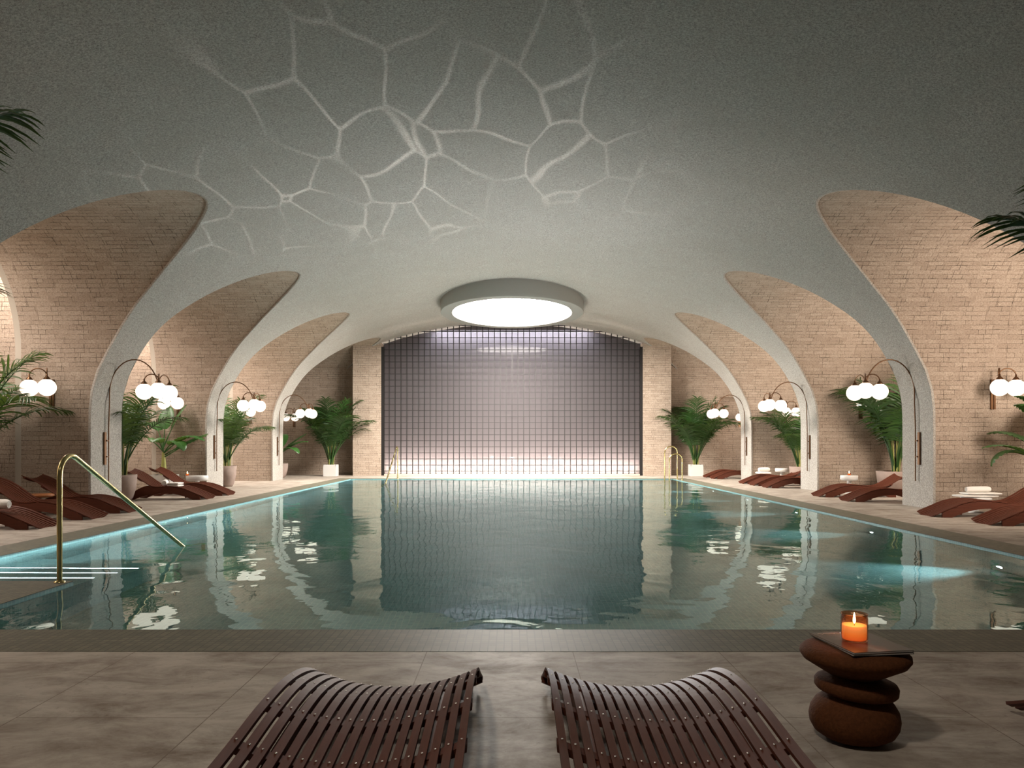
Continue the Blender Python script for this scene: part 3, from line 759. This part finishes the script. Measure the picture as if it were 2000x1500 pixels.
def broadleaf(x,y,kind,pr,ph,leaves,label,trunk=None):
    t=thing('broadleaf_plant',(x,y,0),label,'potted plant','broad-leaved potted plants'); pot_part(kind,t,pr,ph)
    if trunk:
        m=MB(); m.tube([(0,0,ph*.85),(.01,0,ph+trunk*.5),(0,0,ph+trunk)],lambda f:.05*(1-f)+.03,10); m.build('trunk',M['stalk'],t)
    for k,(az,z,L,pe,W,lean,droop) in enumerate(leaves):
        o=leaf_mesh(L*1.25,pe,W*1.7,lean,droop,k+3).build('leaf',M['banana'],t); o.location=(0,0,z); o.rotation_euler=(0,0,az)
broadleaf(-8.49,18.7-.0,'grey',.27,.44,[(2.6,1.0,.50,.55,.30,.25,1.9),(.6,1.1,.55,.5,.22,.38,.25),(1.5,1.05,.5,.5,.26,.1,.5),(-.25,.95,.75,.35,.26,.9,1.25),(.25,.9,.6,.35,.2,1.0,.35),(-.6,.95,.55,.35,.24,.85,2.0),(-1.5,1.0,.4,.3,.24,.75,1.5),(3.6,1.0,.5,.4,.2,.7,1.6),(-.1,.85,.75,.35,.22,1.05,.15)],'broad-leaved plant in a grey square planter in the second left bay',.55)
broadleaf(-8.15,26.9,'clay',.3,.5,[(-.2,.8,.75,.3,.26,.95,.7),(.1,.85,.7,.3,.24,.9,.1),(-.5,.8,.6,.3,.25,1.0,1.6),(1.6,.8,.7,.3,.24,.6,.8),(3.,.8,.7,.3,.25,.6,.8),(4.4,.8,.6,.3,.25,.7,.9)],'broad-leaved plant half hidden behind the farthest left pier',.3)
broadleaf(9.05,12.9,'clay',.36,.5,[(PI+.1,1.05,.62,.35,.30,.25,1.35),(PI+.1,.80,.72,.42,.16,1.05,.80),(PI-.4,.7,.60,.35,.30,.75,2.2),(PI-.1,1.3,.5,.35,.22,.3,1.2),(1.2,1.0,.7,.4,.3,.4,1.2),(-.6,1.,.7,.4,.3,.5,1.2),(2.2,.9,.6,.4,.28,.8,1.),(-1.7,1.0,.6,.4,.28,.6,1.0)],'broad-leaved plant at the right border beside the first right sconce',.55)
# tall palms beside the viewer, only their leaf tips hang into the frame
def near_palm(x,y,sg,label,specs,seed):
    t=thing('potted_palm',(x,y,0),label,'potted palm','potted palms'); pot_part('clay',t,.33,.5); rnd=random.Random(seed)
    sm=MB()
    for k in range(7):
        a=2*PI*k/7; sm.tube([(.08*math.cos(a),.08*math.sin(a),.44),(.12*math.cos(a),.12*math.sin(a),1.2),(.16*math.cos(a),.16*math.sin(a),1.7)],.016,6)
    sm.build('stalks',M['stalk'],t)
    for (az,z,s,tilt) in specs:
        o=bpy.data.objects.new('frond',FRM[1]); C.objects.link(o); o.parent=t; o.location=(0,0,z); o.rotation_euler=(0,tilt,az); o.scale=(s,s,s)
near_palm(-3.42,3.9,-1,'near palm whose dark leaf tips hang in at the upper left border',[(.30,1.80,1.50,-.05),(.1,1.62,1.42,-.12),(2.0,1.2,1.6,.1),(3.6,1.2,1.6,.1),(5.0,1.2,1.5,.15),(2.8,1.3,1.5,-.1),(1.2,1.3,1.2,.1)],2)
near_palm(3.40,3.9,1,'near palm whose dark leaf tips hang in at the upper right border',[(PI-.15,1.25,1.50,.0),(PI+.12,1.42,1.42,-.08),(PI+.5,1.8,1.35,-.1),(1.2,1.2,1.6,.1),(-.4,1.2,1.6,.1),(.6,1.3,1.5,-.1),(4.7,1.3,1.3,.1)],4)

# ------------------------------------------------------------------ light
# strips that wash the left alcoves from above
for c in CY[:4]:
    area('alcove_wash',(-9.62,c,5.35),1.0,420,(1,.90,.82),(0,0,0),4.6)
# unseen fill panel added in the first left bay, throwing light across the pool
area('near_bay_fill',(-8.6,5.6,2.6),2.4,20,(1,.86,.72),(math.radians(90),0,math.radians(-63)),2.8)
L=bpy.data.lights.new('deck_fill','SPOT'); L.energy=400; L.color=(1,.88,.74); L.spot_size=math.radians(100); L.spot_blend=.8; L.shadow_soft_size=.25  # unseen fill spot added overhead to brighten the near deck
o=bpy.data.objects.new('deck_fill',L); C.objects.link(o); o.location=(-1.5,.5,5.4); o.rotation_euler=(math.radians(28),0,0)
# grid screen wash from the floor, plus a fill added under the vault
area('screen_uplight',(0,28.80,.10),9.5,330,(1,.86,.70),(math.radians(180-48),0,0),.06)
area('screen_uplight',(0,28.80,.16),9.5,230,(1,.88,.82),(math.radians(180-12),0,0),.05)
area('screen_top_fill',(0,28.84,5.45),8.0,240,(.86,.88,1),(math.radians(14),0,0),.05)  # added strip, stands in for the ring's glow on the screen top
# unseen spot added over the water, ripple pattern drawn into its beam
def caustic_gobo():
    L=bpy.data.lights.new('ripple_gobo','SPOT'); L.energy=400.; L.color=(1,.97,.93); L.spot_size=math.radians(108); L.spot_blend=1; L.shadow_soft_size=0.0
    L.use_nodes=True; nt=L.node_tree; em=nt.nodes.get('Emission') or nt.nodes.new('ShaderNodeEmission')
    tc=nt.nodes.new('ShaderNodeTexCoord'); mp=nt.nodes.new('ShaderNodeVectorMath'); mp.operation='DIVIDE'
    sep=nt.nodes.new('ShaderNodeSeparateXYZ'); nt.links.new(tc.outputs['Normal'],sep.inputs[0])
    cx=nt.nodes.new('ShaderNodeCombineXYZ'); nt.links.new(sep.outputs[2],cx.inputs[0]); nt.links.new(sep.outputs[2],cx.inputs[1]); nt.links.new(sep.outputs[2],cx.inputs[2])
    nt.links.new(tc.outputs['Normal'],mp.inputs[0]); nt.links.new(cx.outputs[0],mp.inputs[1])
    sc=nt.nodes.new('ShaderNodeVectorMath'); sc.operation='MULTIPLY'; sc.inputs[1].default_value=(1,.42,1); nt.links.new(mp.outputs[0],sc.inputs[0]); mp=sc
    nz=nt.nodes.new('ShaderNodeTexNoise'); nz.inputs['Scale'].default_value=3.; nz.inputs['Detail'].default_value=2; nt.links.new(mp.outputs[0],nz.inputs['Vector'])
    mx=nt.nodes.new('ShaderNodeMix'); mx.data_type='VECTOR'; mx.inputs[0].default_value=.12; nt.links.new(mp.outputs[0],mx.inputs[4]); nt.links.new(nz.outputs['Color'],mx.inputs[5])
    vo=nt.nodes.new('ShaderNodeTexVoronoi'); vo.feature='SMOOTH_F1'; vo.inputs['Scale'].default_value=7; vo.inputs['Smoothness'].default_value=.25; nt.links.new(mx.outputs[1],vo.inputs['Vector'])
    v2=nt.nodes.new('ShaderNodeTexVoronoi'); v2.feature='DISTANCE_TO_EDGE'; v2.inputs['Scale'].default_value=7.; nt.links.new(mx.outputs[1],v2.inputs['Vector'])
    mr=nt.nodes.new('ShaderNodeMapRange'); mr.interpolation_type='SMOOTHSTEP'; nt.links.new(v2.outputs['Distance'],mr.inputs[0]); mr.inputs[1].default_value=.0; mr.inputs[2].default_value=.042; mr.inputs[3].default_value=1; mr.inputs[4].default_value=0
    n2=nt.nodes.new('ShaderNodeTexNoise'); n2.inputs['Scale'].default_value=3.6; nt.links.new(mp.outputs[0],n2.inputs['Vector'])
    m2=nt.nodes.new('ShaderNodeMapRange'); nt.links.new(n2.outputs[0],m2.inputs[0]); m2.inputs[1].default_value=.36; m2.inputs[2].default_value=.62
    mul=nt.nodes.new('ShaderNodeMath'); mul.operation='MULTIPLY'; nt.links.new(mr.outputs[0],mul.inputs[0]); nt.links.new(m2.outputs[0],mul.inputs[1])
    m3=nt.nodes.new('ShaderNodeMath'); m3.operation='MULTIPLY'; nt.links.new(mul.outputs[0],m3.inputs[0]); m3.inputs[1].default_value=2.1
    nt.links.new(m3.outputs[0],em.inputs['Strength'])
    o=bpy.data.objects.new('ripple_gobo',L); C.objects.link(o); o.location=(-1.7,12.9,.05); o.rotation_euler=(math.radians(180),0,0); return o
caustic_gobo()
# unseen lamps added low over the pool to brighten vault and piers
def up(x,y,z,e,col):
    L=bpy.data.lights.new('pool_fill','POINT'); L.energy=e; L.color=col; L.shadow_soft_size=0
    o=bpy.data.objects.new('pool_fill',L); C.objects.link(o); o.location=(x,y,z)
for x,y,z,e in ((2.2,13.5,.4,110),(2.4,19,.4,200),(0,22,.5,420),(-1,20,.5,260)): up(x,y,z,e,(.95,.97,1.) if x>0 else (1,.95,.86))
L=bpy.data.lights.new('pool_fill','SPOT'); L.energy=620; L.color=(.97,.98,1); L.spot_size=math.radians(125); L.spot_blend=1; L.shadow_soft_size=0
o=bpy.data.objects.new('pool_fill',L); C.objects.link(o); o.location=(.6,15.0,.1); o.rotation_euler=(math.radians(180),math.radians(-18),0)
# unseen fill panels added at the near jambs, turned to the brick opposite
for c,eL,eR in zip(CY,(0,22,8,78,9),(6,270,240,230,150)):
    area('bay_fill',(9.0,c-R+.12,2.5),1.3,eR,(1,.86,.73),(math.radians(94),0,0),2.2)
    if eL: area('bay_fill',(-8.3,c-R+.12,2.4),.8,eL,(1,.86,.73),(math.radians(94),0,0),1.8)
w=bpy.data.worlds.new('World'); bpy.context.scene.world=w; w.use_nodes=True; w.node_tree.nodes['Background'].inputs[0].default_value=(0,0,0,1)

# ------------------------------------------------------------------ camera
cam=bpy.data.cameras.new('Camera'); co=bpy.data.objects.new('Camera',cam); C.objects.link(co)
cam.sensor_width=36; cam.lens=27.0; cam.shift_y=116/2000; cam.clip_start=.02
co.location=(0,0,1.2); co.rotation_euler=(PI/2,0,0)
S=bpy.context.scene; S.camera=co
S.view_settings.view_transform='Standard'; S.view_settings.look='None'; S.view_settings.gamma=1; S.view_settings.exposure=0
cy=S.cycles; cy.max_bounces=5; cy.diffuse_bounces=3; cy.glossy_bounces=3; cy.transmission_bounces=4; cy.transparent_max_bounces=8
cy.caustics_reflective=False; cy.caustics_refractive=True; cy.use_adaptive_sampling=True; cy.adaptive_threshold=.05; cy.sample_clamp_indirect=4; cy.use_denoising=True
try: cy.denoiser='OPENIMAGEDENOISE'
except Exception: pass
